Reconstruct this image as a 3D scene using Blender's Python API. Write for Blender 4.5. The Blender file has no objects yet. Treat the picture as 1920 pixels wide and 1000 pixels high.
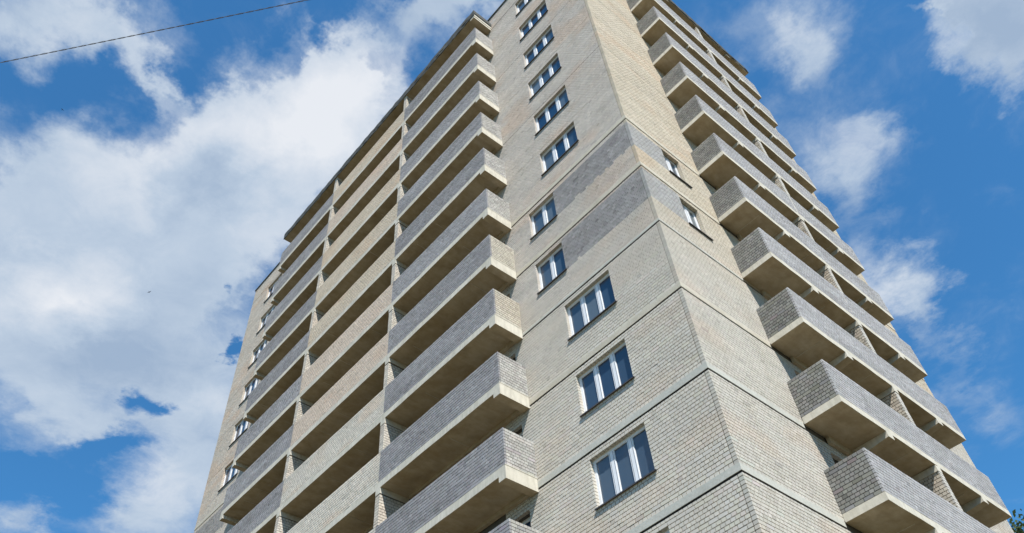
import bpy, math, random
import numpy as np
from mathutils import Matrix, Vector
random.seed(7); rng = np.random.default_rng(7)
C = bpy.context.scene.collection
R = math.radians

# ------------------------------------------------------------------ camera, sky, sun, exposure
YAW, PITCH, ROLL, FPX = 0.785489, 0.856326, -0.098171, 1526.52      # focal length in pixels of a 1920 wide picture
Z0 = 11.2                                                            # height of floor level 0 above the ground
CAM = np.array([7.160, -13.190, -9.550 + Z0])
def axes():
    cy, sy, cp, sp = math.cos(YAW), math.sin(YAW), math.cos(PITCH), math.sin(PITCH)
    f = np.array([-sy*cp, cy*cp, sp]); r = np.array([cy, sy, 0.]); u = np.cross(r, f)
    cr, sr = math.cos(ROLL), math.sin(ROLL)
    return cr*r + sr*u, -sr*r + cr*u, f
AR, AU, AF = axes()
cam_d = bpy.data.cameras.new('camera'); cam = bpy.data.objects.new('camera', cam_d); C.objects.link(cam)
cam_d.sensor_width = 36; cam_d.lens = 36*FPX/1920; cam_d.clip_end = 12000; cam_d.clip_start = .05
cam.matrix_world = Matrix([[AR[0], AU[0], -AF[0], CAM[0]], [AR[1], AU[1], -AF[1], CAM[1]], [AR[2], AU[2], -AF[2], CAM[2]], [0, 0, 0, 1]])
bpy.context.scene.camera = cam

SUN = Vector((.60, -.32, 1.0)).normalized()                          # direction towards the sun
sl = bpy.data.lights.new('sun', 'SUN'); sl.energy = 4.3; sl.angle = R(.55); sl.color = (1, .955, .90)
so = bpy.data.objects.new('sun', sl); C.objects.link(so); so.rotation_euler = SUN.to_track_quat('Z', 'Y').to_euler(); so.location = (40, -30, 80)
vs = bpy.context.scene.view_settings
bpy.context.scene.display_settings.display_device = 'sRGB'
vs.view_transform = 'Standard'; vs.look = 'None'; vs.gamma = 1; vs.use_curve_mapping = False; vs.exposure = 0.85
bpy.context.scene.cycles.max_bounces = 6; bpy.context.scene.cycles.diffuse_bounces = 4

SKY_S = 0.10
world = bpy.data.worlds.new('World'); bpy.context.scene.world = world; world.use_nodes = True
def ray(px, py): 
    d = AR*(px-960)/FPX - AU*(py-500)/FPX + AF
    return d/np.linalg.norm(d)
def cloud_plane(px, py):
    d = ray(px, py); return np.array([d[0]/d[2], d[1]/d[2]])
def build_sky():
    nt = world.node_tree; N = nt.nodes; L = nt.links; N.clear()
    def nd(t, **k):
        n = N.new(t)
        for a, b in k.items(): setattr(n, a, b)
        return n
    def math_(op, a, b=None, c=None, clamp=False):
        n = nd('ShaderNodeMath', operation=op, use_clamp=clamp)
        for i, v in enumerate((a, b, c)):
            if v is None: continue
            if isinstance(v, (int, float)): n.inputs[i].default_value = v
            else: L.new(v, n.inputs[i])
        return n.outputs[0]
    sky = nd('ShaderNodeTexSky', sky_type='NISHITA'); sky.sun_disc = False
    sky.sun_elevation = math.asin(SUN.z); sky.sun_rotation = math.atan2(SUN.x, SUN.y)
    sky.air_density = 1.0; sky.dust_density = .2; sky.ozone_density = 1.6; sky.altitude = 300
    tc = nd('ShaderNodeTexCoord'); sp = nd('ShaderNodeSeparateXYZ'); L.new(tc.outputs['Generated'], sp.inputs[0])
    z = math_('MAXIMUM', sp.outputs[2], .06)
    P = nd('ShaderNodeCombineXYZ'); L.new(math_('DIVIDE', sp.outputs[0], z), P.inputs[0]); L.new(math_('DIVIDE', sp.outputs[1], z), P.inputs[1])
    # ragged outline: push the plane coordinates about with noise before the cloud masses are looked up
    def noise(scale, det, rough, off=0., dist=0.):
        mp = nd('ShaderNodeMapping'); mp.inputs[1].default_value = (off, off*.7, off*.3); L.new(P.outputs[0], mp.inputs[0])
        n = nd('ShaderNodeTexNoise'); n.inputs['Scale'].default_value = scale; n.inputs['Detail'].default_value = det
        n.inputs['Roughness'].default_value = rough; n.inputs['Distortion'].default_value = dist
        L.new(mp.outputs[0], n.inputs['Vector']); return n
    wn = noise(4.5, 6, .62, 3.1)
    sb = nd('ShaderNodeVectorMath', operation='SUBTRACT'); L.new(wn.outputs['Color'], sb.inputs[0]); sb.inputs[1].default_value = (.5, .5, .5)
    sc = nd('ShaderNodeVectorMath', operation='SCALE'); L.new(sb.outputs[0], sc.inputs[0]); sc.inputs['Scale'].default_value = .27
    wn2 = noise(15., 6, .65, 9.1)
    sb2 = nd('ShaderNodeVectorMath', operation='SUBTRACT'); L.new(wn2.outputs['Color'], sb2.inputs[0]); sb2.inputs[1].default_value = (.5, .5, .5)
    sc2 = nd('ShaderNodeVectorMath', operation='SCALE'); L.new(sb2.outputs[0], sc2.inputs[0]); sc2.inputs['Scale'].default_value = .085
    ad0 = nd('ShaderNodeVectorMath', operation='ADD'); L.new(P.outputs[0], ad0.inputs[0]); L.new(sc.outputs[0], ad0.inputs[1])
    ad = nd('ShaderNodeVectorMath', operation='ADD'); L.new(ad0.outputs[0], ad.inputs[0]); L.new(sc2.outputs[0], ad.inputs[1])
    def masses(lst, src):
        tot = None
        for (px, py, rx, ry, an, am) in lst:
            c = cloud_plane(px, py); e = 4.
            J = np.stack([(cloud_plane(px+e, py)-cloud_plane(px-e, py))/(2*e), (cloud_plane(px, py+e)-cloud_plane(px, py-e))/(2*e)], 1)
            a = math.radians(an); Rm = np.array([[math.cos(a), -math.sin(a)], [math.sin(a), math.cos(a)]])
            U, S, _ = np.linalg.svd(J @ Rm @ np.diag([rx, ry]))
            mp = nd('ShaderNodeMapping', vector_type='TEXTURE'); mp.inputs[1].default_value = (c[0], c[1], 0)
            mp.inputs[2].default_value = (0, 0, math.atan2(U[1, 0], U[0, 0])); mp.inputs[3].default_value = (S[0], S[1], 1)
            L.new(src, mp.inputs[0])
            g = nd('ShaderNodeTexGradient', gradient_type='SPHERICAL'); L.new(mp.outputs[0], g.inputs[0])
            tot = math_('MULTIPLY_ADD', g.outputs['Fac'], am, tot if tot is not None else 0.)
        return tot
    clouds = [(60, 20, 300, 120, 12, 1.6), (225, 95, 120, 60, 50, .9), (275, 160, 70, 34, 60, .8),
              (560, 215, 260, 180, 0, 2.0), (650, 160, 150, 120, 35, 1.2), (330, 400, 420, 230, -22, 2.0), (60, 480, 420, 230, 0, 2.0),
              (250, 640, 440, 230, 8, 1.15), (400, 880, 230, 260, 0, 1.5), (60, 690, 220, 120, 0, .9), (430, 210, 120, 110, -30, .8),
              (700, 260, 200, 120, 0, 1.4), (550, 60, 36, 90, -10, .7), (640, 80, 120, 60, 0, .6), (800, 80, 130, 100, 0, 1.05),
              (870, 30, 130, 60, 0, 1.0), (960, -20, 200, 90, 0, 1.0), (500, 30, 40, 50, 0, .3), (45, 965, 60, 60, 0, .6), (20, 215, 60, 40, 0, .45),
              (160, 800, 60, 30, 0, .6), (420, 660, 34, 30, 0, -2.0), (290, 757, 52, 40, -20, -1.9), (215, 835, 100, 40, 0, -.9), (110, 930, 140, 65, 10, -.85), (240, 965, 150, 80, 0, .9), (90, 790, 170, 80, 0, .7), (200, 800, 200, 60, 0, .4), (490, 420, 170, 150, 0, 1.2), (620, 300, 160, 110, 0, .8), (30, 985, 90, 60, 0, .5),
              (10, 880, 80, 50, 0, -.8), (735, 190, 40, 90, -10, -.8), (700, 130, 50, 60, 0, -.3), (10, 745, 40, 40, 0, -.4), (400, 540, 20, 14, 0, -.8),
              (1480, 60, 135, 145, -12, .9), (1500, 130, 70, 90, 0, .5), (1350, 90, 90, 130, -30, .6), (1585, 290, 190, 140, -25, .78), (1655, 250, 90, 45, 0, .5),
              (1575, 350, 80, 70, 0, .5), (1935, 60, 160, 165, 0, 2.4), (1675, 530, 105, 90, 25, 1.25), (1740, 570, 70, 40, 30, .5), (1600, 420, 80, 90, 0, .5),
              (1440, 220, 60, 60, 0, .4), (1830, -10, 110, 22, 0, 1.0), (1775, 660, 36, 170, -8, .42), (1860, 790, 160, 70, 20, .5), (1900, 380, 80, 60, 0, .25), (1680, 420, 60, 30, 0, .3)]
    D = masses(clouds, ad.outputs[0])
    n1 = noise(3.2, 9, .62, .4, .3); n2 = noise(.55, 3, .5, 7.7)
    D = math_('MULTIPLY_ADD', math_('SUBTRACT', n1.outputs['Fac'], .5), 1.25, D)
    n4 = noise(13., 8, .68, 2.2, .6); D = math_('MULTIPLY_ADD', math_('SUBTRACT', n4.outputs['Fac'], .5), .7, D)
    # the sky beyond the frame goes on with scattered cloud, cover raised for ambient light
    oc = cloud_plane(960, 500)
    far = nd('ShaderNodeVectorMath', operation='DISTANCE'); L.new(P.outputs[0], far.inputs[0]); far.inputs[1].default_value = (oc[0], oc[1], 0)
    mr = nd('ShaderNodeMapRange'); mr.inputs[1].default_value = 1.3; mr.inputs[2].default_value = 2.2; L.new(far.outputs['Value'], mr.inputs[0])
    gen = nd('ShaderNodeMapRange'); gen.inputs[1].default_value = .40; gen.inputs[2].default_value = .58; L.new(n2.outputs['Fac'], gen.inputs[0])
    D = math_('MULTIPLY_ADD', math_('MULTIPLY', mr.outputs[0], gen.outputs[0]), 1.0, D)
    al = nd('ShaderNodeMapRange', interpolation_type='SMOOTHSTEP'); al.inputs[1].default_value = .0; al.inputs[2].default_value = 1.35; L.new(D, al.inputs[0])
    alpha = math_('MULTIPLY', al.outputs[0], .97)
    bright = masses([(620, 220, 280, 190, 0, 1.0), (290, 300, 220, 110, -25, .5), (90, 550, 180, 110, 0, .75), (500, 440, 220, 120, 0, .25), (330, 930, 140, 110, 0, .35),
                     (400, 760, 120, 80, 0, .35), (100, 640, 120, 60, 0, .2), (1670, 520, 110, 90, 0, .5), (1490, 60, 110, 110, 0, .4), (1590, 280, 130, 110, 0, .4), (1820, 80, 40, 130, 0, .5),
                     (130, 50, 160, 60, 0, .25), (440, 330, 170, 110, -20, -.5), (200, 660, 260, 90, 10, -.42), (380, 500, 200, 80, -20, -.2), (1915, 60, 110, 120, 0, -.35)], ad.outputs[0])
    n3 = noise(2.2, 6, .55, 5.2, .2)
    bf = math_('ADD', math_('MULTIPLY_ADD', math_('SUBTRACT', n3.outputs['Fac'], .5), 1.25, .36), bright)
    bf = math_('MULTIPLY_ADD', math_('SUBTRACT', n4.outputs['Fac'], .5), .5, bf)
    bf = math_('MULTIPLY_ADD', bf, .86, .04)
    br = nd('ShaderNodeValToRGB'); L.new(bf, br.inputs[0])
    k = 1/SKY_S/2**vs.exposure
    e = br.color_ramp.elements; e[0].position = .0; e[0].color = (.36*k, .47*k, .63*k, 1); e[1].position = 1.; e[1].color = (.83*k, .86*k, .91*k, 1)
    m = br.color_ramp.elements.new(.42); m.color = (.52*k, .62*k, .75*k, 1)
    mx = nd('ShaderNodeMix', data_type='RGBA'); L.new(alpha, mx.inputs[0])
    tn_ = nd('ShaderNodeMix', data_type='RGBA', blend_type='MULTIPLY'); tn_.inputs[0].default_value = 1; tn_.inputs[7].default_value = (.34, .82, 1.06, 1)
    L.new(sky.outputs[0], tn_.inputs[6]); L.new(tn_.outputs[2], mx.inputs[6]); L.new(br.outputs[0], mx.inputs[7])
    bg = nd('ShaderNodeBackground'); bg.inputs[1].default_value = SKY_S; L.new(mx.outputs[2], bg.inputs[0])
    out = nd('ShaderNodeOutputWorld'); L.new(bg.outputs[0], out.inputs[0])
build_sky()

# ------------------------------------------------------------------ materials
def mat(name, base, rough=.9, spec=.3, noise=None, bump=None, tone=False, metal=0, extra=None):
    m = bpy.data.materials.new(name); m.use_nodes = True
    nt = m.node_tree; N = nt.nodes; L = nt.links; b = N['Principled BSDF']
    b.inputs['Roughness'].default_value = rough; b.inputs['Specular IOR Level'].default_value = spec; b.inputs['Metallic'].default_value = metal
    b.inputs['Base Color'].default_value = (*base, 1)
    tc = N.new('ShaderNodeNewGeometry')
    col = None
    if tone:
        a = N.new('ShaderNodeAttribute'); a.attribute_name = 'tone'; col = a.outputs['Color']
    if noise:
        for (scale, det, amt, c2, stretch) in noise:
            mp = N.new('ShaderNodeMapping'); mp.inputs[3].default_value = stretch; L.new(tc.outputs['Position'], mp.inputs[0])
            n = N.new('ShaderNodeTexNoise'); n.inputs['Scale'].default_value = scale; n.inputs['Detail'].default_value = det; n.inputs['Roughness'].default_value = .65
            L.new(mp.outputs[0], n.inputs['Vector'])
            r = N.new('ShaderNodeMapRange'); r.inputs[1].default_value = .42; r.inputs[2].default_value = .68; r.inputs[4].default_value = amt; L.new(n.outputs['Fac'], r.inputs[0])
            x = N.new('ShaderNodeMix'); x.data_type = 'RGBA'; x.blend_type = 'MULTIPLY' if c2 is None or max(c2) > 0 and c2[0] <= 1.5 and tone else 'MIX'
            L.new(r.outputs[0], x.inputs[0])
            if col is not None: L.new(col, x.inputs[6])
            else: x.inputs[6].default_value = (*base, 1)
            x.inputs[7].default_value = (*(c2 or (.7, .7, .7)), 1)
            col = x.outputs[2]
    if col is not None: L.new(col, b.inputs['Base Color'])
    if bump:
        n = N.new('ShaderNodeTexNoise'); n.inputs['Scale'].default_value = bump[0]; n.inputs['Detail'].default_value = 5; L.new(tc.outputs['Position'], n.inputs['Vector'])
        bp = N.new('ShaderNodeBump'); bp.inputs['Strength'].default_value = bump[1]; bp.inputs['Distance'].default_value = bump[2]
        L.new(n.outputs['Fac'], bp.inputs['Height']); L.new(bp.outputs[0], b.inputs['Normal'])
    return m
M = {}
M['brick'] = mat('silicate brick', (.5, .47, .4), .92, .2, noise=[(1.1, 6, .30, (.80, .77, .72), (1, 1, .35)), (9, 4, .22, (.84, .82, .78), (1, 1, 1))], bump=(70, .35, .006), tone=True)
M['mortar'] = mat('mortar bed', (.12, .11, .095), .95, .1, noise=[(5, 3, .5, (.08, .075, .065), (1, 1, 1))])
M['mortar_grey'] = mat('grey mortar', (.085, .085, .085), .95, .1, noise=[(5, 3, .5, (.06, .06, .06), (1, 1, 1))])
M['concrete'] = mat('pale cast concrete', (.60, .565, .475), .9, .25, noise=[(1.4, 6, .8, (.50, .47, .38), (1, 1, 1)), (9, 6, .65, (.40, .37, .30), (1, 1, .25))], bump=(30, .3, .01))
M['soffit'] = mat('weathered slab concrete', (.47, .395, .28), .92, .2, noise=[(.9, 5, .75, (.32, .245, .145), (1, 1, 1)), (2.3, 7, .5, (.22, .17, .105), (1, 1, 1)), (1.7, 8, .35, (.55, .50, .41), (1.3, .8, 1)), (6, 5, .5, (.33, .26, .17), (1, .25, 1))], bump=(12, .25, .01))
M['band_tan'] = mat('tan stained concrete band', (.53, .49, .40), .9, .25, noise=[(2.2, 6, .7, (.43, .39, .30), (1, 1, 1)), (22, 4, .4, (.33, .30, .22), (1, 1, 1))], bump=(25, .3, .008))
M['band'] = mat('grey concrete band', (.50, .495, .44), .9, .25, noise=[(2.2, 6, .7, (.40, .40, .345), (1, 1, 1)), (22, 4, .4, (.30, .30, .26), (1, 1, 1))], bump=(25, .3, .008))
M['bitumen'] = mat('bitumen roof felt', (.05, .053, .048), .85, .3, noise=[(3, 6, .6, (.11, .115, .10), (1, 1, 1))], bump=(9, .5, .02))
M['plastic'] = mat('white window plastic', (.78, .79, .80), .35, .5, noise=[(6, 3, .25, (.62, .62, .6), (1, 1, 1))])
M['sill'] = mat('dark metal sill', (.045, .04, .038), .5, .5, noise=[(7, 3, .5, (.09, .08, .07), (1, 1, 1))])
M['film'] = mat('blue protective film', (.32, .45, .62), .5, .4, noise=[(12, 3, .6, (.6, .66, .72), (1, 1, 1))])
M['gap_shade'] = mat('dark joint shade', (.03, .028, .025), .95, .1)  # near-black colour stands in for the shade of a deep gap
M['glass'] = mat('dark window glass', (.006, .026, .070), .03, .5)
M['glass'].node_tree.nodes['Principled BSDF'].inputs['IOR'].default_value = 1.75
M['room'] = mat('unlit plaster room', (.10, .095, .085), .95, .1, noise=[(1, 3, .5, (.07, .065, .06), (1, 1, 1))])
M['ground'] = mat('trodden soil and grass', (.14, .115, .07), .98, .1, noise=[(.35, 8, .9, (.05, .065, .025), (1, 1, 1)), (3, 6, .5, (.075, .06, .04), (1, 1, 1))], bump=(3, .6, .05))
M['bark'] = mat('bark', (.12, .10, .08), .95, .2, noise=[(6, 5, .6, (.06, .05, .04), (1, 1, .3))], bump=(20, .6, .02))
M['cable'] = mat('black cable sheath', (.17, .17, .19), .6, .4)
M['feather'] = mat('dark feathers', (.03, .027, .025), .8, .3)
M['wall_far'] = mat('masonry', (.42, .40, .34), .93, .2)
def vary_glass(m):
    nt = m.node_tree; N = nt.nodes; L = nt.links; b = N['Principled BSDF']
    o = N.new('ShaderNodeObjectInfo'); c = N.new('ShaderNodeValToRGB'); L.new(o.outputs['Random'], c.inputs[0])
    c.color_ramp.elements[0].color = (.008, .03, .07, 1); c.color_ramp.elements[1].color = (.14, .17, .185, 1); e = c.color_ramp.elements.new(.5); e.color = (.05, .08, .115, 1)
    L.new(c.outputs[0], b.inputs['Base Color'])
    g = N.new('ShaderNodeNewGeometry'); n = N.new('ShaderNodeTexNoise'); n.inputs['Scale'].default_value = 1.6; L.new(g.outputs['Position'], n.inputs['Vector'])
    bp = N.new('ShaderNodeBump'); bp.inputs['Strength'].default_value = .25; bp.inputs['Distance'].default_value = .03; L.new(n.outputs['Fac'], bp.inputs['Height']); L.new(bp.outputs[0], b.inputs['Normal'])
vary_glass(M['glass'])
def brick_pattern(m, c1, c2):
    nt = m.node_tree; N = nt.nodes; L = nt.links
    g = N.new('ShaderNodeNewGeometry'); s = N.new('ShaderNodeSeparateXYZ'); L.new(g.outputs['Position'], s.inputs[0])
    a = N.new('ShaderNodeMath'); a.operation = 'ADD'; L.new(s.outputs[0], a.inputs[0]); L.new(s.outputs[1], a.inputs[1])
    cb = N.new('ShaderNodeCombineXYZ'); L.new(a.outputs[0], cb.inputs[0]); L.new(s.outputs[2], cb.inputs[1])
    b = N.new('ShaderNodeTexBrick'); b.inputs['Color1'].default_value = (*c1, 1); b.inputs['Color2'].default_value = (*c2, 1); b.inputs['Mortar'].default_value = (.17, .16, .14, 1)
    b.inputs['Scale'].default_value = 1; b.inputs['Mortar Size'].default_value = .008; b.inputs['Brick Width'].default_value = .26; b.inputs['Row Height'].default_value = .1
    L.new(cb.outputs[0], b.inputs[0]); L.new(b.outputs[0], N['Principled BSDF'].inputs['Base Color'])
brick_pattern(M['wall_far'], (.46, .44, .38), (.40, .38, .32))
def leaf_mat():
    m = mat('leaves', (.05, .085, .025), .55, .4); nt = m.node_tree; N = nt.nodes; L = nt.links; b = N['Principled BSDF']
    g = N.new('ShaderNodeNewGeometry'); r = N.new('ShaderNodeValToRGB'); L.new(g.outputs['Random Per Island'], r.inputs[0])
    r.color_ramp.elements[0].color = (.05, .08, .03, 1); r.color_ramp.elements[1].color = (.13, .17, .06, 1)
    L.new(r.outputs[0], b.inputs['Base Color'])
    t = N.new('ShaderNodeBsdfTranslucent'); L.new(r.outputs[0], t.inputs[0]); x = N.new('ShaderNodeMixShader'); x.inputs[0].default_value = .3
    L.new(b.outputs[0], x.inputs[1]); L.new(t.outputs[0], x.inputs[2]); L.new(x.outputs[0], N['Material Output'].inputs[0])
    return m
M['leaf'] = leaf_mat()

# ------------------------------------------------------------------ mesh helpers
class MB:
    """Collects faces and links them as one mesh object."""
    def __init__(s): s.v = []; s.f = []; s.mi = []
    def box(s, x0, x1, y0, y1, z0, z1, mi=0, mb=None):
        x0, x1 = sorted((x0, x1)); y0, y1 = sorted((y0, y1)); z0, z1 = sorted((z0, z1)); b = len(s.v)
        s.v += [(x0, y0, z0), (x1, y0, z0), (x1, y1, z0), (x0, y1, z0), (x0, y0, z1), (x1, y0, z1), (x1, y1, z1), (x0, y1, z1)]
        fs = [(0, 3, 2, 1), (4, 5, 6, 7), (0, 1, 5, 4), (1, 2, 6, 5), (2, 3, 7, 6), (3, 0, 4, 7)]
        s.f += [tuple(b+i for i in q) for q in fs]; s.mi += [mi if mb is None or i else mb for i in range(6)]
        return s
    def quad(s, *p, mi=0):
        b = len(s.v); s.v += [tuple(q) for q in p]; s.f.append(tuple(range(b, b+len(p)))); s.mi.append(mi)
    def tube(s, pts, rad, n=8):
        pts = [Vector(p) for p in pts]; b0 = len(s.v); rs = rad if isinstance(rad, (list, tuple)) else [rad]*len(pts)
        for i, p in enumerate(pts):
            t = (pts[min(i+1, len(pts)-1)]-pts[max(i-1, 0)]).normalized(); a = t.orthogonal().normalized() if i == 0 else (a - t*a.dot(t)).normalized(); c = t.cross(a)
            for j in range(n):
                an = 2*math.pi*j/n; s.v.append(tuple(p+(a*math.cos(an)+c*math.sin(an))*rs[i]))
        for i in range(len(pts)-1):
            for j in range(n):
                s.f.append((b0+i*n+j, b0+i*n+(j+1) % n, b0+(i+1)*n+(j+1) % n, b0+(i+1)*n+j)); s.mi.append(0)
        s.f.append(tuple(b0+j for j in reversed(range(n)))); s.mi.append(0); s.f.append(tuple(b0+(len(pts)-1)*n+j for j in range(n))); s.mi.append(0)
    def build(s, name, mats, parent=None, loc=(0, 0, 0), smooth=False):
        me = bpy.data.meshes.new(name); me.from_pydata(s.v, [], s.f)
        for m in (mats if isinstance(mats, (list, tuple)) else [mats]): me.materials.append(M[m])
        me.polygons.foreach_set('material_index', s.mi)
        if smooth: me.polygons.foreach_set('use_smooth', [True]*len(s.f))
        me.update(); o = bpy.data.objects.new(name, me); C.objects.link(o); o.location = loc
        if parent: o.parent = parent
        return o
def empty(name, loc=(0, 0, 0), parent=None):
    o = bpy.data.objects.new(name, None); C.objects.link(o); o.location = loc; o.empty_display_size = .2
    if parent: o.parent = parent
    return o
def tag(o, label, cat, group=None, kind=None):
    o['label'] = label; o['category'] = cat
    if group: o['group'] = group
    if kind: o['kind'] = kind
def dup(o, parent, loc):
    """Copy of a part with copies of its sub-parts."""
    c = o.copy(); C.objects.link(c); c.parent = parent; c.location = loc
    for ch in list(o.children):
        d = ch.copy(); C.objects.link(d); d.parent = c
    return c
def cast_slab(mb, L0, L1, d0, d1, z0, z1, along, mi_side=0, mi_bot=1, jag=.006, seg=.45):
    """A cast concrete slab whose long arrises waver a little. along 'x' or 'y'; d = the other axis."""
    n = max(2, int(abs(L1-L0)/seg)); b = len(mb.v)
    for i in range(n+1):
        t = L0+(L1-L0)*i/n
        for (d, z) in ((d0, z0), (d1, z0), (d1, z1), (d0, z1)):
            jd = random.uniform(-jag, jag) if 0 < i < n else 0; jz = random.uniform(-jag, jag) if 0 < i < n else 0
            dd = d+jd*(1 if d == d1 else 0); zz = z+jz*(1 if z == z0 else 0)
            mb.v.append((t, dd, zz) if along == 'x' else (dd, t, zz))
    for i in range(n):
        p = b+i*4
        for j in range(4):
            q = (p+j, p+(j+1) % 4, p+4+(j+1) % 4, p+4+j)
            mb.f.append(q); mb.mi.append(mi_bot if j == 0 else mi_side)
    mb.f.append((b, b+1, b+2, b+3)); mb.mi.append(mi_side); mb.f.append((b+n*4+3, b+n*4+2, b+n*4+1, b+n*4)); mb.mi.append(mi_side)

# ------------------------------------------------------------------ the ground
g = MB(); n = 96; rad = [0, 30, 120, 600, 3000, 9000]
g.v.append((0, 0, 0))
for r_ in rad[1:]:
    for j in range(n): g.v.append((r_*math.cos(2*math.pi*j/n), r_*math.sin(2*math.pi*j/n), 0))
for j in range(n): g.f.append((0, 1+j, 1+(j+1) % n)); g.mi.append(0)
for k in range(len(rad)-2):
    for j in range(n):
        a = 1+k*n; g.f.append((a+j, a+n+j, a+n+(j+1) % n, a+(j+1) % n)); g.mi.append(0)
o = g.build('ground', 'ground'); o['kind'] = 'structure'

# ------------------------------------------------------------------ masonry: every brick a box
LL, RL, TOP = 30.66, 16.80, Z0+32.1
HB, JT = .082, .030                                                    # brick height, depth of the joint behind the brick face
def vnoise(u, z, su, sz, seed):
    """Cheap smooth value noise on arrays, -1..1."""
    a = u/su; b = z/sz; ia = np.floor(a).astype(int); ib = np.floor(b).astype(int); fa = a-ia; fb = b-ib
    fa = fa*fa*(3-2*fa); fb = fb*fb*(3-2*fb)
    def h(i, j): 
        x = np.sin(i*127.1+j*311.7+seed*74.7)*43758.5453; return 2*(x-np.floor(x))-1
    return (h(ia, ib)*(1-fa)+h(ia+1, ib)*fa)*(1-fb)+(h(ia, ib+1)*(1-fa)+h(ia+1, ib+1)*fa)*fb
# faces: frame (origin, U axis, outward normal N)
FR = {'L': (np.array([0., 0, 0]), np.array([-1., 0, 0]), np.array([0., -1, 0])),
      'R': (np.array([0., 0, 0]), np.array([0., 1, 0]), np.array([1., 0, 0]))}
def courses(u0, u1, z0, z1, holes=(), skip=(), quoin=None, bond=.26, gaps=()):
    """Rows (u_a, u_b, z_a, z_b) of running-bond bricks on a rectangle, cut at the openings."""
    out = []; c0 = int(round(z0/.1)); c1 = int(round(z1/.1))
    for c in range(c0, c1):
        za, zb = c*.1+.009, c*.1+.009+HB
        zm = (za+zb)/2
        if any(a-.001 < zm < b+.001 for a, b in skip): continue
        if any(abs(c*.1-g_) < .01 for g_ in gaps): za += .018
        if any(abs((c+1)*.1-a) < .01 for a, b in skip): zb -= .022
        iv = [(u0, u1)]
        for (ha, hb, hz0, hz1) in holes:
            if hz0-.001 < zm < hz1+.001:
                nv = []
                for a, b in iv:
                    if hb <= a or ha >= b: nv.append((a, b)); continue
                    if ha > a: nv.append((a, ha))
                    if hb < b: nv.append((hb, b))
                iv = nv
        odd = c % 2
        for a, b in iv:
            if quoin is not None and abs(a) < 1e-6: a = quoin(odd)
            bond = .26 if c % 5 == 0 else .13
            off = (.065 if c % 2 else 0)+.01*(c % 3)
            i = math.floor((a-off)/bond); carry = False; run0 = len(out)
            while True:
                s, e = off+i*bond, off+(i+1)*bond; i += 1
                if s >= b-1e-6: break
                s2, e2 = max(s, a), min(e, b)
                if e2-s2 < .055:                                      # no slivers: the neighbour is cut longer instead
                    if s2 <= a+1e-6: carry = True; continue
                    if e2 >= b-1e-6 and out and run0 < len(out): out[-1] = (out[-1][0], b, out[-1][2], out[-1][3]); continue
                if carry: s2 = a; carry = False
                out.append((s2+(.008 if s2 > a+1e-6 else 0), e2-(.008 if e2 < b-1e-6 else 0), za, zb))
    return np.array(out)
BR = []                                                               # all bricks: dict of arrays per owner
def add_bricks(owner, face, rows, tone, depth=.12, n_out=0., org=None):
    if len(rows) == 0: return
    O, U, Nn = FR[face] if org is None else org
    BR.append(dict(owner=owner, rows=rows, tone=tone(rows), O=O, U=U, N=Nn, depth=depth, out=n_out+rng.normal(0, .0014, len(rows)), rot=rng.normal(0, .0012, len(rows))))
def tint(base, rows, var=.07, seed=1, pink=.0, streak=.08, dark=.04):
    u = (rows[:, 0]+rows[:, 1])/2; z = (rows[:, 2]+rows[:, 3])/2; n_ = len(u)
    t = np.tile(np.array(base), (n_, 1)).astype(float)
    p = np.clip(vnoise(u, z, 1.6, .9, seed)+.45*vnoise(u, z, .7, .35, seed+5), -1, 1)
    pk = np.clip(p*1.6-.3, 0, 1)*pink
    t = t*(1-pk[:, None])+np.array([base[0]*1.05, base[1]*.90, base[2]*.80])*pk[:, None]
    t *= (1+streak*vnoise(u, z, 3.5, .22, seed+9)+.5*streak*vnoise(u, z, .9, .5, seed+3))[:, None]
    t *= (1+rng.normal(0, var, n_))[:, None]
    dk = rng.random(n_) < dark*.5; t[dk] *= rng.uniform(.78, .9, (dk.sum(), 1))
    t += rng.normal(0, .003, (n_, 3))
    return np.clip(t, .03, .8)
GREY = (.295, .290, .290)
def tone_L(rows):
    z = (rows[:, 2]+rows[:, 3])/2-Z0; u = (rows[:, 0]+rows[:, 1])/2
    low = tint((.565, .53, .46), rows, .032, 1, .3, .05); up = tint((.525, .485, .43), rows, .045, 2, .6, .08)
    w = np.clip((z-6)/5, 0, 1)[:, None]; t = low*(1-w)+up*w
    gz = ((u < 3.63) | (u > LL-3.63)) & (((z > 9.6) & (z < 11.1)) | ((z > 12.4) & (z < 13.8)))
    jit = rng.normal(0, .03, len(z))+.04*vnoise(u, z*0, .5, 1, 33)
    gz = ((u < 3.63) | (u > LL-3.63)) & (((z+jit*.6-.05*np.clip(u, 0, 3.6)/3.6 > 9.6) & (z < 11.1)) | ((z+jit > 12.45) & (z < 13.8)))
    gt = tint((.30, .292, .285), rows, .10, 4, 0, .10); t[gz] = gt[gz]
    ul = (u > 24)
    t[ul] *= np.array([1.0, .985, .95])
    return t
def tone_R(rows):
    z = (rows[:, 2]+rows[:, 3])/2-Z0; u = (rows[:, 0]+rows[:, 1])/2
    low = tint((.495, .468, .41), rows, .04, 11, .35, .06); up = tint((.53, .472, .372), rows, .04, 12, .5, .08)
    w = np.clip((z-7)/4, 0, 1)[:, None]; t = low*(1-w)+up*w
    gz = (u < 1.7) & (((z > 9.6) & (z < 11.1)) | ((z > 12.4) & (z < 13.8)))
    gt = tint((.37, .365, .35), rows, .06, 14, 0, .08); t[gz] = gt[gz]
    return t
def lev(k): return Z0+2.8*k

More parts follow.
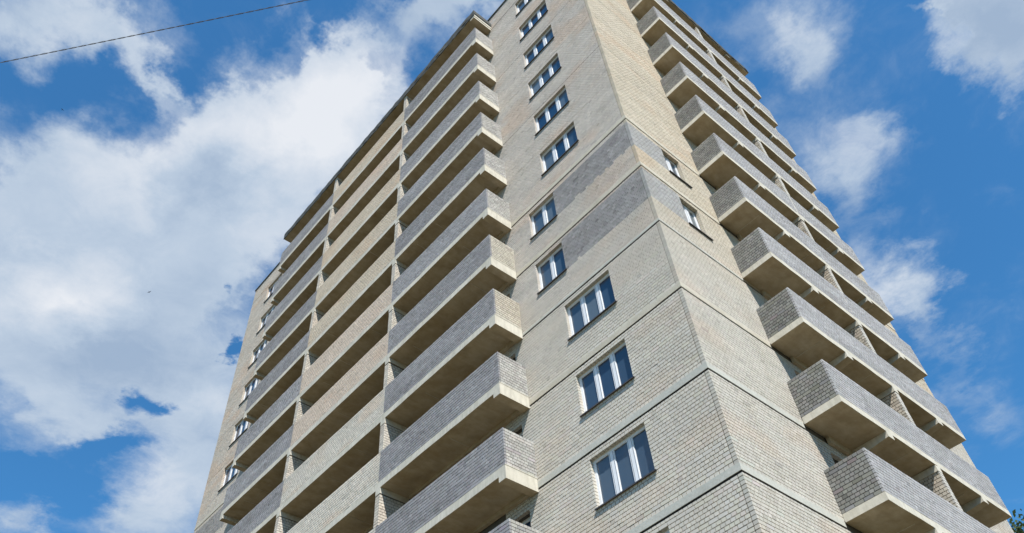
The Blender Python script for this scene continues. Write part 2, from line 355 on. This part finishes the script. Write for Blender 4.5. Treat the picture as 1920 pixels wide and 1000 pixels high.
# openings
BANDS = {-1: .2, 0: .2, 1: .2, 2: .2, 3: .1, 4: .2, 5: .2}
LWIN = []                                                             # (u0, u1, z0, z1, panes)
for k in range(-1, 12):
    two = k in (4, 5)
    LWIN.append((3.65 if two else 2.09, 4.93 if two else 3.97, lev(k)-1.6, lev(k)-.2, 2 if two else 3, k))
for k in range(6, 12): LWIN.append((LL-3.97, LL-2.09, lev(k)-1.6, lev(k)-.2, 3, k))
RWIN = [(1.70, 2.60, lev(k)-1.6, lev(k)-.2, 2, k) for k in (4, 5)]
LDOOR = [(a, a+1.8, lev(k)-(2.3), lev(k)-.4) for k in range(0, 12) for a in (6.27, 13.6, LL-8.07)]
RDOOR = [(a, a+1.0, lev(k)-(2.3), lev(k)-.3) for k in range(0, 12) for a in (4.68, 11.2)]
Lholes = [w[:4] for w in LWIN]+LDOOR; Rholes = [w[:4] for w in RWIN]+RDOOR
skip = [(lev(k), lev(k)+h) for k, h in BANDS.items()]+[(lev(11)+.0, lev(11)+.0)]
gaps = [lev(k) for k in range(6, 12)]
ql = lambda odd: .140
qr = lambda odd: -.001 if odd else .0015
add_bricks('wall', 'L', courses(0, 7.2, lev(-1)-.6, TOP, Lholes, skip, ql, gaps=gaps), tone_L)
add_bricks('wall', 'L', courses(24.3, LL, lev(4), TOP, Lholes, skip, gaps=gaps), tone_L)
add_bricks('wall', 'R', courses(0, 6.0, lev(-1)-.6, TOP, Rholes, skip, qr, gaps=gaps), tone_R)
add_bricks('wall', 'R', courses(12.2, RL, lev(-1), TOP, Rholes, skip, gaps=gaps), tone_R)

# ------------------------------------------------------------------ the tower
tower = empty('apartment_tower')
tag(tower, 'tall unfinished brick apartment tower with stacked long balconies on both faces', 'apartment block')
def sheet(face, u1, holes, name):
    """The mortar bed behind the bricks, with real holes and reveals."""
    O, U, Nn = FR[face]; e = .03
    H = [(a-e, b+e, c-e, d+e) for a, b, c, d in holes]
    us = sorted({0.02, u1} | {h[i] for h in H for i in (0, 1)}); zs = sorted({0., TOP} | {h[i] for h in H for i in (2, 3)})
    mb = MB(); pt = lambda u, n_, z: tuple(O+U*u+Nn*n_+np.array([0, 0, z]))
    for i in range(len(us)-1):
        run = None
        for j in range(len(zs)):
            hole = j == len(zs)-1 or any(h[0] < (us[i]+us[i+1])/2 < h[1] and h[2] < (zs[j]+zs[j+1])/2 < h[3] for h in H)
            if not hole and run is None: run = zs[j]
            if hole and run is not None:
                q = [pt(us[i], -JT, run), pt(us[i+1], -JT, run), pt(us[i+1], -JT, zs[j]), pt(us[i], -JT, zs[j])]
                mb.quad(*(q if face == 'R' else q[::-1]), mi=1 if zs[j] < lev(-1) else 0); run = None
    for (a, b, c, d) in H:
        for p, q in (((a, c), (a, d)), ((a, d), (b, d)), ((b, d), (b, c)), ((b, c), (a, c))):
            mb.quad(pt(p[0], -JT, p[1]), pt(q[0], -JT, q[1]), pt(q[0], -.45, q[1]), pt(p[0], -.45, p[1]))
    return mb.build(name, ['mortar', 'wall_far'], tower)
sheet('L', LL, Lholes, 'wall'); sheet('R', RL, Rholes, 'wall')
mb = MB().box(-LL+.02, -.45, .45, RL-.02, 0.01, TOP-.02); mb.build('inner_wall', 'room', tower)
mb = MB().box(-LL+.01, -LL+.02, 0.02, RL-.02, .005, TOP-.03).box(-LL+.02, -.02, RL-.02, RL-.01, .005, TOP-.03); mb.build('rear_wall', 'wall_far', tower)
mb = MB().box(-LL+.02, -.02, .02, RL-.02, TOP-.06, TOP-.04); mb.build('roof', 'bitumen', tower)
# roof coping and the concrete bands at each floor
mb = MB().box(-LL-.05, .05, -.05, .42, TOP, TOP+.09).box(-.42, .05, .423, RL+.03, TOP, TOP+.088).box(-LL-.05, -LL+.4, .423, RL+.03, TOP, TOP+.086)
mb.build('roof_coping', 'bitumen', tower)
for k, h in BANDS.items():
    z = lev(k); bm_ = 'band' if k in (-1, 0, 1, 3) else 'band_tan'
    for (u0, u1) in ((0, 2.3), (2.303, 5.86)):
        b = MB(); cast_slab(b, -u1, -u0 if u0 else .012, .1, -.012-.002*(u0 > 0), z+.022, z+h+.004, 'x', 0, 0, .003, .3); b.build('floor_band', bm_, tower)
    b = MB(); cast_slab(b, .104, 3.8, -.1, .012, z+.022, z+h+.004, 'y', 0, 0, .003, .3); b.build('floor_band', bm_, tower)
    MB().box(-5.86, -.013, .004, .05, z-.025, z+.0215).box(-.05, -.003, .006, 3.8, z-.025, z+.0215).build('joint_shade', 'gap_shade', tower)  # added dark strip: shade of the gap below the band, as colour
    if k >= 3:
        b = MB(); cast_slab(b, -LL, -24.85, .1, -.012, z+.022, z+h+.004, 'x', 0, 0, .003, .3); b.build('floor_band', bm_, tower)
    b = MB(); cast_slab(b, 12.83, RL, -.1, .012, z+.022, z+h+.004, 'y', 0, 0, .003, .3); b.build('floor_band', bm_, tower)

for k in (7, 9, 11):
    z = lev(k); MB().box(-7.2 if k < 11 else -5.86, -.013, .004, .05, z-.004, z+.02).box(-.05, -.003, .006, 3.8, z-.004, z+.02).build('joint_shade', 'gap_shade', tower)  # same painted shade strip along the thin upper joints
# windows: frame > mullion, pane, sill, built once per type and copied
def make_window(w, h, panes, dep, sill_over=(.05, .05)):
    """Local frame: x = along the wall to the right as seen from outside, y = into the wall, z = up, origin bottom left of the opening."""
    fr = MB(); t = .07; e = .03; y0, y1 = dep, dep+.07
    fr.box(-e, w+e, y0, y1, h-t, h+e).box(-e, w+e, y0, y1, -e, t).box(-e, t, y0, y1, t, h-t).box(w-t, w+e, y0, y1, t, h-t)
    root = fr.build('window', 'plastic', tower)
    step = w/panes
    for i in range(1, panes):
        MB().box(step*i-.085, step*i+.085, y0-.006, y1, t-.002, h-t+.002).build('mullion', 'plastic', root)
        MB().box(step*i-.06, step*i-.052, y0-.009, y0-.006, t+.02, h-t-.02).box(step*i+.052, step*i+.06, y0-.009, y0-.006, t+.02, h-t-.02).build('mullion_seal', 'sill', root)
    for i in range(panes):
        a = step*i+(t if i == 0 else .085); b = step*(i+1)-(t if i == panes-1 else .085)
        MB().box(a+.001, b-.001, y0+.030, y0+.038, t+.001, h-t-.001).build('pane', 'glass', root)
        fb = MB(); s = .012
        fb.box(a, b, y0+.01, y0+.029, t, t+s).box(a, b, y0+.01, y0+.029, h-t-s, h-t).box(a, a+s, y0+.01, y0+.029, t+s, h-t-s).box(b-s, b, y0+.01, y0+.029, t+s, h-t-s)
        fb.build('sash', 'plastic', root)
    s = MB(); x0, x1 = -sill_over[0], w+sill_over[1]
    s.box(0.002, w-.002, -.0, dep, -.004, .012).box(x0, x1, -.045, -.001, -.012, .004).box(x0, x1, -.053, -.046, -.03, .004); s.build('sill', 'sill', root)
    return root
def place(proto, first, face, u0, u1, z0):
    o = proto if first else dup(proto, tower, (0, 0, 0))
    if face == 'L': o.location = (-u1, 0, z0)
    else: o.location = (0, u0, z0); o.rotation_euler = (0, 0, math.pi/2)
    return o
w3 = make_window(1.88, 1.4, 3, .12); w2 = make_window(1.28, 1.4, 2, .12); wr = make_window(.90, 1.4, 2, .14, (.03, .20))
wr['label'] = 'narrow two-light window near the tower corner'; w2['label'] = 'two-light window'
f3 = f2 = fr_ = True
for (u0, u1, z0, z1, n_, k) in LWIN:
    if n_ == 3: place(w3, f3, 'L', u0, u1, z0); f3 = False
    else: place(w2, f2, 'L', u0, u1, z0); f2 = False
for (u0, u1, z0, z1, n_, k) in RWIN: place(wr, fr_, 'R', u0, u1, z0); fr_ = False
# dark openings behind the balconies
bw = MB(); bw.box(-.03, .06, .26, .32, 0, 1.9).box(.06, 1.83, .26, .32, 1.82, 1.93).box(.95, 1.05, .26, .32, 0, 1.82).box(.06, .95, .26, .32, .0, .08).box(.06, .95, .26, .32, .75, .83)
bd = bw.build('balcony_window', 'plastic', tower); MB().box(.06, 1.83, .285, .293, 0, 1.82).build('pane', 'glass', bd)
bd2 = None
for i, (a, b, c, d) in enumerate(LDOOR):
    o = bd if i == 0 else dup(bd, tower, (0, 0, 0)); o.location = (-b, 0, c)
for i, (a, b, c, d) in enumerate(RDOOR):
    o = dup(bd, tower, (0, 0, 0)); o.location = (0, a, c); o.rotation_euler = (0, 0, math.pi/2); o.scale = (.555, 1, 1.05)

# ------------------------------------------------------------------ balconies
PL, PR = 1.127, 1.131
UL = [5.866, 11.88, 18.79, 24.60]                                     # bay limits on the long face
YR = [3.85, 8.45, 12.782]                                             # bay limits on the short face
def tone_par(base, seed, pink=0., var=.07, streak=.12): return lambda rows: tint(base, rows, var, seed, pink, streak, .05)
def parapet_box(mb, x0, x1, y0, y1, z0, z1): mb.box(x0, x1, y0, y1, z0, z1)
owners = {}
for k in range(0, 11):
    z = lev(k)
    for b in range(3):
        u0, u1 = UL[b], UL[b+1]
        bal = empty('balcony', (random.uniform(-.004, .004), random.uniform(-.014, 0), random.uniform(-.012, .012)), tower); key = ('L', k, b); owners[key] = bal
        if b == 1: bal['label'] = 'balcony with a pale beige brick parapet'
        s = MB(); g_ = .002 if b else 0
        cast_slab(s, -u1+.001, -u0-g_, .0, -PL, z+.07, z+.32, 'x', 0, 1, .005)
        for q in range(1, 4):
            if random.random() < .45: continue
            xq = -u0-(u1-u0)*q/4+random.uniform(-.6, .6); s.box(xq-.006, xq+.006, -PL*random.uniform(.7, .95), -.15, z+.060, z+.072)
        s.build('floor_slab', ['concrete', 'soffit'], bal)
        # beam under the slab at the right-hand end of the bay, standing 3 mm proud of the slab edge
        ub = u0+.0 if b == 0 else u0+.02
        bm = MB()
        if b == 0:
            bm.box(-u0-.28, -u0+.004, -PL-.004, -.0, z-.10, z+.32, 0, 1)
            bm.build('beam', ['concrete', 'soffit'], bal)
            MB().box(-u0-.001, -u0+.012, -PL-.012, -.002, z+.31, z+.335).build('drip_edge', 'concrete', bal)
        else:
            bm.box(-u0-.13, -u0+.13, -PL-.004, -.0, z-.14, z+.068, 0, 1); bm.build('beam', ['concrete', 'soffit'], bal)
        if b == 2:
            MB().box(-u1-.004, -u1+.26, -PL-.004, -.0, z-.12, z+.068, 0, 1).build('beam', ['concrete', 'soffit'], bal)
        # spandrel strip where the slab meets the wall
        MB().box(-u1+.27, -u0-.29, -.12, -.001, z-.05, z+.068, 1, 1).build('wall_beam', ['concrete', 'soffit'], bal)
        c = MB(); zt = z+1.53
        c.box(-u1+(.02 if b == 2 else 0), -u0-JT*(b == 0), -PL+.02, -PL+.125, z+.32, zt-.012)
        if b == 0: c.box(-u0-.125, -u0-.02, -PL+.126, -.0, z+.32, zt-.012)
        if b == 2: c.box(-u1+.02, -u1+.125, -PL+.126, -.0, z+.32, zt-.012)
        c.build('parapet', 'mortar' if b == 1 else 'mortar_grey', bal)
        if b == 1:
            base = (.57, .535, .465) if k <= 3 else (.58, .49, .40) if k in (4, 5, 9) else (.555, .48, .375)
            tn = tone_par(base, 40+k, .5, .05, .05)
        else: tn = tone_par(tuple(np.array([GREY[0]*.98, GREY[1]*.985, GREY[2]*1.0])*random.uniform(.93, 1.07)), 60+k*3+b, 0, .09, .14)
        zc = z+.325; rows = courses(u0, u1, 0, 1.2); rows[:, 2:] += zc
        if b == 0:   # interlock with the end wall at the free corner
            pass
        add_bricks(key, 'L', rows, tn, .06, 0, (np.array([0, -PL, 0.]), np.array([-1., 0, 0]), np.array([0., -1, 0])))
        if b == 0:
            rows = courses(.07, PL-.002, 0, 1.2); rows[:, 2:] += zc
            tn = tone_par((.46, .43, .36), 90+k, .2, .08, .06) if k in (3, 4) else tone_par((.40, .39, .365), 90+k, 0, .10, .10)  # beige brick on two levels; elsewhere grey brick lightened for its sunlit face
            add_bricks(key, 'L', rows, tn, .06, 0, (np.array([-u0, -PL, 0.]), np.array([0, 1., 0]), np.array([1., 0, 0])))
        # brick partition between the bays, carrying the slab above
        if b > 0:
            zt2 = lev(k+1)-.14
            MB().box(-u0-.11, -u0+.11, -PL+.126, -.001, z+.325, zt2).box(-u0-.11, -u0+.11, -PL+.010, -PL+.125, z+1.532, zt2).build('partition', 'mortar', bal)
            zz = z+.325; rows = courses(.0, PL-.002, 1.2, 2.5); rows = rows[rows[:, 3]+zz < zt2+.03]; rows[:, 2:] += zz; rows[:, 3] = np.minimum(rows[:, 3], zt2-.001)
            add_bricks(key, 'L', rows, tone_par((.56, .52, .45), 120+k, .3, .07, .05), .05, .0, (np.array([-u0+.12, -PL, 0.]), np.array([0, 1., 0]), np.array([1., 0, 0])))
            rows = courses(-.117, .117, 1.2, 2.5); rows = rows[rows[:, 3]+zz < zt2+.03]; rows[:, 2:] += zz; rows[:, 3] = np.minimum(rows[:, 3], zt2-.001)
            add_bricks(key, 'L', rows, tone_par((.56, .52, .45), 130+k, .3, .07, .05), .05, .0, (np.array([-u0, -PL+.001, 0.]), np.array([-1., 0, 0]), np.array([0, -1., 0])))
    for b in range(2):
        y0, y1 = YR[b], YR[b+1]
        bal = empty('balcony', (random.uniform(0, .014), random.uniform(-.004, .004), random.uniform(-.012, .012)), tower); key = ('R', k, b); owners[key] = bal
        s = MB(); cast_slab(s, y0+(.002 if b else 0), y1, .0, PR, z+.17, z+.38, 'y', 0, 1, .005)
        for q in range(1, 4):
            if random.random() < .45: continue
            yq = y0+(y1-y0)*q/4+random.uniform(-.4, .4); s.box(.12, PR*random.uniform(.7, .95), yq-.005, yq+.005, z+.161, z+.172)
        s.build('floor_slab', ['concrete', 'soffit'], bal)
        for yb in ((5.86,) if b == 0 else (10.88,)):
            bm = MB(); a_, c_ = yb, yb+.30
            # tapering bracket: full depth at the wall, shallower at the tip
            v = [(0, a_, z-.12), (PR+.003, a_, z-.0), (PR+.003, a_, z+.168), (0, a_, z+.168)]
            v2 = [(x, c_, q) for x, _, q in v]
            bm.v = v+v2; bm.f = [(0, 1, 2, 3), (7, 6, 5, 4), (0, 4, 5, 1), (1, 5, 6, 2), (2, 6, 7, 3), (3, 7, 4, 0)]; bm.mi = [0, 0, 1, 0, 0, 0]
            bm.build('bracket', ['concrete', 'soffit'], bal)
        if b == 1: MB().box(0, PR+.003, y0-.13, y0+.12, z-.02, z+.168, 0, 1).build('beam', ['concrete', 'soffit'], bal)
        MB().box(.001, .10, y0+.9, y1-.14, z-.05, z+.168, 1, 1).build('wall_beam', ['concrete', 'soffit'], bal)
        c = MB(); c.box(PR-.125, PR-.02, y0+(.02 if b == 0 else 0), y1-(.02 if b == 1 else 0), z+.38, z+1.57)
        if b == 0: c.box(0, PR-.126, y0+.02, y0+.125, z+.38, z+1.57)
        else: c.box(0, PR-.126, y1-.125, y1-.02, z+.38, z+1.57)
        c.build('parapet', 'mortar_grey', bal)
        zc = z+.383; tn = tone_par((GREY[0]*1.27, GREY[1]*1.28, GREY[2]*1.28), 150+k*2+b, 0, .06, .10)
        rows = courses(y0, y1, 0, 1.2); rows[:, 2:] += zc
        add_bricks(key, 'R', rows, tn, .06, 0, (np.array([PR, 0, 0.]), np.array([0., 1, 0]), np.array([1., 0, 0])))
        if b == 0:
            rows = courses(.07, PR-.002, 0, 1.2); rows[:, 2:] += zc
            add_bricks(key, 'L', rows, tone_par((.225, .222, .205), 190+k, 0, .10, .14), .06, 0, (np.array([PR, y0, 0.]), np.array([-1., 0, 0]), np.array([0., -1, 0])))  # same grey brick as the front, darkened for its shaded face
        if b == 1:
            zt2 = lev(k+1)-.02
            MB().box(.001, PR-.03, y0-.09, y0+.10, z+.385, zt2).build('partition', 'mortar', bal)
            zz = z+.385; rows = courses(.03, PR-.002, 0, 2.4); rows = rows[rows[:, 3]+zz < zt2]; rows[:, 2:] += zz
            add_bricks(key, 'L', rows, tone_par((.50, .45, .37), 220+k, .3, .10, .05), .05, .0, (np.array([PR, y0-.11, 0.]), np.array([-1., 0, 0]), np.array([0, -1., 0])))
            rows = courses(-.11, .11, 0, 2.4); rows = rows[rows[:, 3]+zz < zt2]; rows[:, 2:] += zz
            add_bricks(key, 'L', rows, tone_par((.52, .50, .45), 230+k, .3, .07, .05), .05, .0, (np.array([PR-.01, y0, 0.]), np.array([0., 1, 0]), np.array([1., 0, 0])))
# top row: the roof slabs over the highest balconies with their bitumen-covered edges
zt = lev(11)
for b in range(3):
    ro = empty('canopy_roof', (0, 0, 0), tower); s = MB()
    cast_slab(s, -UL[b+1]-(.05 if b == 2 else 0)+.001, -UL[b]+(.03 if b == 0 else -.002), .0, -PL-.04, zt+.07, zt+.34, 'x', 0, 1, .008); s.build('roof_slab', ['concrete', 'soffit'], ro)
    s = MB(); cast_slab(s, -UL[b+1]-(.09 if b == 2 else 0)+.001, -UL[b]+(.07 if b == 0 else -.002), .0, -PL-.08, zt+.30, zt+.62, 'x', 0, 0, .018, .3); s.build('roof_felt', 'bitumen', ro)
    s = MB(); cast_slab(s, -UL[b+1]-(.09 if b == 2 else 0)+.001, -UL[b]+(.07 if b == 0 else -.002), -PL-.046, -PL-.078, zt+.085, zt+.302, 'x', 0, 0, .02, .22); s.build('felt_apron', 'bitumen', ro)
    if b: MB().box(-UL[b]-.13, -UL[b]+.13, -PL-.004, -.0, zt-.14, zt+.068, 0, 1).build('beam', ['concrete', 'soffit'], ro)
    else: MB().box(-UL[0]-.28, -UL[0]+.008, -PL-.044, -.0, zt-.10, zt+.069, 0, 1).build('beam', ['concrete', 'soffit'], ro)
for b in range(2):
    ro = empty('canopy_roof', (0, 0, 0), tower); s = MB()
    cast_slab(s, YR[b]-(.03 if b == 0 else -.002), YR[b+1]+(.03 if b else 0), .0, PR+.04, zt+.10, zt+.34, 'y', 0, 1, .008); s.build('roof_slab', ['concrete', 'soffit'], ro)
    s = MB(); cast_slab(s, YR[b]-(.07 if b == 0 else -.002), YR[b+1]+(.07 if b else 0), .0, PR+.08, zt+.30, zt+.52, 'y', 0, 0, .018, .3); s.build('roof_felt', 'bitumen', ro)
    s = MB(); cast_slab(s, YR[b]-(.07 if b == 0 else -.002), YR[b+1]+(.07 if b else 0), PR+.046, PR+.078, zt+.15, zt+.302, 'y', 0, 0, .02, .22); s.build('felt_apron', 'bitumen', ro)
    y_ = 5.86 if b == 0 else 10.88
    MB().box(0, PR+.003, y_, y_+.3, zt-.02, zt+.098, 0, 1).build('bracket', ['concrete', 'soffit'], ro)

# ------------------------------------------------------------------ lay all bricks: the 300 largest in the picture singly, the rest joined
def proj_size(B):
    r = B['rows']; uc = (r[:, 0]+r[:, 1])/2; zc = (r[:, 2]+r[:, 3])/2
    P = B['O'][None]+B['U'][None]*uc[:, None]; P[:, 2] += zc; d = P-CAM
    zz = d@AF; px = 960+FPX*(d@AR)/zz; py = 500-FPX*(d@AU)/zz
    ok = (zz > 1) & (px > 8) & (px < 1912) & (py > 4) & (py < 996) & (np.abs((d@B['N'])) > 0) & ((-(d@B['N'])) > 0)
    dist = np.linalg.norm(d, axis=1); cosn = -(d@B['N'])/dist
    area = (r[:, 1]-r[:, 0])*(r[:, 3]-r[:, 2])*cosn/dist**2
    if B.get('hid'): area = area*0
    return np.where(ok, area, 0)
for B in BR:
    B['area'] = proj_size(B)
    if B['owner'] != 'wall':
        if B['depth'] < .055: B['area'] *= 0      # partitions sit mostly behind parapets
    else:
        uc = (B['rows'][:, 0]+B['rows'][:, 1])/2; lim = 5.6 if B['U'][0] < 0 else 3.7
        B['area'][uc > lim] = 0
allA = np.concatenate([B['area'] for B in BR]); thr = np.sort(allA)[-300]
def box_arrays(B, idx):
    r = B['rows'][idx]; n_ = len(r); o_ = B['out'][idx]; ro = B['rot'][idx]
    corners = []
    for (a, w, h) in ((0, 0, 0), (1, 0, 0), (1, 0, 1), (0, 0, 1), (0, 1, 0), (1, 1, 0), (1, 1, 1), (0, 1, 1)):
        u = r[:, a]; z = r[:, 2+h]; nn = np.where(w == 0, o_+ro*(1 if a else -1), -B['depth'])
        P = B['O'][None]+B['U'][None]*u[:, None]+B['N'][None]*nn[:, None]; P[:, 2] += z; corners.append(P)
    return np.stack(corners, 1)
FQ = np.array([(0, 1, 2, 3), (0, 4, 5, 1), (3, 2, 6, 7), (0, 3, 7, 4), (1, 5, 6, 2)])
def mesh_from(V, tones, name, flip):
    n_ = len(V); me = bpy.data.meshes.new(name)
    F = (FQ[:, ::-1] if flip else FQ)
    F = (np.arange(n_)[:, None, None]*8+F[None]).reshape(-1)
    nf = n_*5
    me.vertices.add(n_*8); me.vertices.foreach_set('co', V.reshape(-1)); me.loops.add(nf*4); me.loops.foreach_set('vertex_index', F.astype(np.int32))
    me.polygons.add(nf); me.polygons.foreach_set('loop_start', np.arange(nf, dtype=np.int32)*4)
    me.update(calc_edges=True)
    a = me.attributes.new('tone', 'FLOAT_COLOR', 'FACE'); col = np.ones((nf, 4), np.float32); col[:, :3] = np.repeat(tones, 5, axis=0); a.data.foreach_set('color', col.reshape(-1))
    me.materials.append(M['brick']); me.shade_flat(); return me
rest = {}; cache = {}; nsingle = 0
for B in BR:
    single = B['area'] >= thr
    flip = np.dot(np.cross(B['U'], np.array([0, 0, 1.])), B['N']) < 0
    idx = np.where(~single)[0]
    if len(idx): rest.setdefault(B['owner'], []).append((box_arrays(B, idx), B['tone'][idx], flip))
    for i in np.where(single)[0]:
        r = B['rows'][i]; w = round(float(r[1]-r[0]), 3); t = tuple(np.round(B['tone'][i]/.03).astype(int)); key = (tuple(B['N']), w, round(float(r[3]-r[2]), 3), t)
        org = B['O']+B['U']*r[0]+np.array([0, 0, r[2]])+B['N']*B['out'][i]
        if key not in cache:
            b2 = dict(rows=np.array([[0, r[1]-r[0], 0, r[3]-r[2]]]), out=np.array([0.]), rot=np.array([0.001]), depth=B['depth'], O=np.zeros(3), U=B['U'], N=B['N'])
            cache[key] = mesh_from(box_arrays(b2, np.array([0])), np.array([np.array(t)*.03]), 'brick', flip)
        o = bpy.data.objects.new('brick', cache[key]); C.objects.link(o); o.location = org
        o.parent = tower if B['owner'] == 'wall' else owners[B['owner']]; nsingle += 1
nb = 0
for ow, lst in rest.items():
    V = np.concatenate([a for a, _, _ in lst]); T = np.concatenate([t for _, t, _ in lst])
    # the winding of mixed faces does not matter to the renderer; keep one
    me = mesh_from(V, T, 'brickwork', lst[0][2]); o = bpy.data.objects.new('brickwork', me); C.objects.link(o); o['kind'] = 'stuff'
    o.parent = tower if ow == 'wall' else owners[ow]; nb += len(V)
print('bricks', nb, 'single', nsingle)

# ------------------------------------------------------------------ overhead cable: two twisted conductors
A = CAM+ray(0, 118)*7.68/ray(0, 118)[2]; Bp = CAM+ray(578, 0)*7.68/ray(578, 0)[2]; dr = (Bp-A)/np.linalg.norm(Bp-A)
cb = empty('overhead_cable', tuple((A+Bp)/2)); tag(cb, 'thin black twisted cable strung across the sky at the upper left', 'cable')
mid = (A+Bp)/2; side = np.array([-dr[1], dr[0], 0])
for ph in (0, math.pi):
    pts = []
    for i in range(-420, 421):
        s = i*.05 if abs(i) < 140 else i*.05
        an = s*2*math.pi/.2+ph; p = dr*s+side*.004*math.cos(an)+np.array([0, 0, .004*math.sin(an)+.0009*s*s]); pts.append(tuple(p))
    t = MB(); t.tube(pts, .0027, 5); t.build('conductor', 'cable', cb, smooth=True)

# ------------------------------------------------------------------ tree behind the tower, crown in the lower right corner
def make_tree(base, height, cr, seed):
    rnd = random.Random(seed); root = empty('tree', base)
    tag(root, 'leafy dark green tree rising behind the tower at the lower right corner', 'tree')
    tr = MB(); pts = [(0, 0, 0), (.1, .05, height*.25), (-.1, .15, height*.5), (.15, 0, height*.75), (.1, -.1, height*.93)]
    tr.tube(pts, [.34, .27, .2, .11, .04], 10); tr.build('trunk', 'bark', root, smooth=True)
    tips = []; lm = MB()
    for i in range(46):
        h = height*(.28+.66*i/46); an = i*2.4+rnd.uniform(-.4, .4); f = 1-abs((h/height-.55)/.5)**2; ln = cr*(.45+.6*max(f, 0))*rnd.uniform(.75, 1.1)
        p = [Vector((0, 0, h))]; d = Vector((math.cos(an), math.sin(an), .45)).normalized()
        for s in range(4): d = (d+Vector((rnd.uniform(-.25, .25), rnd.uniform(-.25, .25), rnd.uniform(-.05, .25)))).normalized(); p.append(p[-1]+d*ln/4)
        lm.tube(p, [.085, .06, .04, .025, .012], 6)
        for q in p[2:]: tips.append(q)
        for s in range(5):
            q = p[rnd.randint(1, 4)]; e = q+Vector((rnd.uniform(-1, 1), rnd.uniform(-1, 1), rnd.uniform(-.3, .9)))*ln*.3; lm.tube([q, (q+e)/2+Vector((0, 0, .05)), e], [.02, .013, .006], 4); tips.append(e); tips.append((q+e)/2)
    lm.build('limb', 'bark', root, smooth=True)
    n_ = 60000; V = np.zeros((n_, 4, 3)); r2 = np.random.default_rng(seed)
    T = np.array([tuple(t) for t in tips]); c = T[r2.integers(0, len(T), n_)]+r2.normal(0, .33, (n_, 3))
    a = r2.normal(0, 1, (n_, 3)); a /= np.linalg.norm(a, axis=1)[:, None]; b = r2.normal(0, 1, (n_, 3)); b -= a*(a*b).sum(1)[:, None]; b /= np.linalg.norm(b, axis=1)[:, None]
    s = r2.uniform(.07, .13, n_)[:, None]; V[:, 0] = c-a*s; V[:, 1] = c+b*s*.55; V[:, 2] = c+a*s*1.1; V[:, 3] = c-b*s*.55
    me = bpy.data.meshes.new('crown'); me.from_pydata(V.reshape(-1, 3).tolist(), [], np.arange(n_*4).reshape(-1, 4).tolist()); me.materials.append(M['leaf'])
    o = bpy.data.objects.new('crown', me); C.objects.link(o); o.parent = root
dt = ray(2040, 1215); t_ = 39/math.hypot(dt[0], dt[1]); pt = CAM+dt*t_
make_tree((pt[0], pt[1], 0), pt[2]+3.6, 3.5, 5)

# ------------------------------------------------------------------ two birds high up
def make_bird(px, py, dist, head, label, bank):
    p = CAM+ray(px, py)*dist; root = empty('bird', tuple(p)); tag(root, label, 'bird'); root.rotation_euler = (bank, 0, head)
    b = MB(); b.tube([(-.10, 0, 0), (-.06, 0, 0), (0, 0, .005), (.06, 0, .005), (.09, 0, .01), (.115, 0, .005)], [.006, .022, .032, .024, .018, .003], 8); b.build('body', 'feather', root, smooth=True)
    for s in (-1, 1):
        w = MB(); w.v = [(.04, s*.02, .01), (-.03, s*.02, .008), (.05, s*.12, .05), (-.02, s*.12, .046), (.01, s*.21, .05), (-.02, s*.20, .048), (-.07, s*.29, .03),
                         (.04, s*.02, .018), (-.03, s*.02, .014), (.05, s*.12, .056), (-.02, s*.12, .052), (.01, s*.21, .055), (-.02, s*.20, .052), (-.07, s*.29, .033)]
        w.f = [(0, 1, 3, 2), (2, 3, 5, 4), (4, 5, 6), (7, 9, 10, 8), (9, 11, 12, 10), (11, 13, 12), (0, 2, 9, 7), (2, 4, 11, 9), (4, 6, 13, 11), (6, 5, 12, 13), (5, 3, 10, 12), (3, 1, 8, 10), (1, 0, 7, 8)]; w.mi = [0]*13
        w.build('wing', 'feather', root)
    t = MB(); t.v = [(-.08, -.012, 0), (-.08, .012, 0), (-.16, .04, 0), (-.14, 0, 0), (-.16, -.04, 0), (-.08, -.012, .006), (-.08, .012, .006), (-.16, .04, .003), (-.14, 0, .003), (-.16, -.04, .003)]
    t.f = [(0, 4, 3, 2, 1), (5, 6, 7, 8, 9), (0, 1, 6, 5), (1, 2, 7, 6), (2, 3, 8, 7), (3, 4, 9, 8), (4, 0, 5, 9)]; t.mi = [0]*7; t.build('tail', 'feather', root)
make_bird(117, 206, 130, .5, 'tiny dark bird flying in the blue gap under the cable', .3)
make_bird(280, 548, 110, 2.2, 'tiny dark bird flying in front of the large white cloud', -.4)
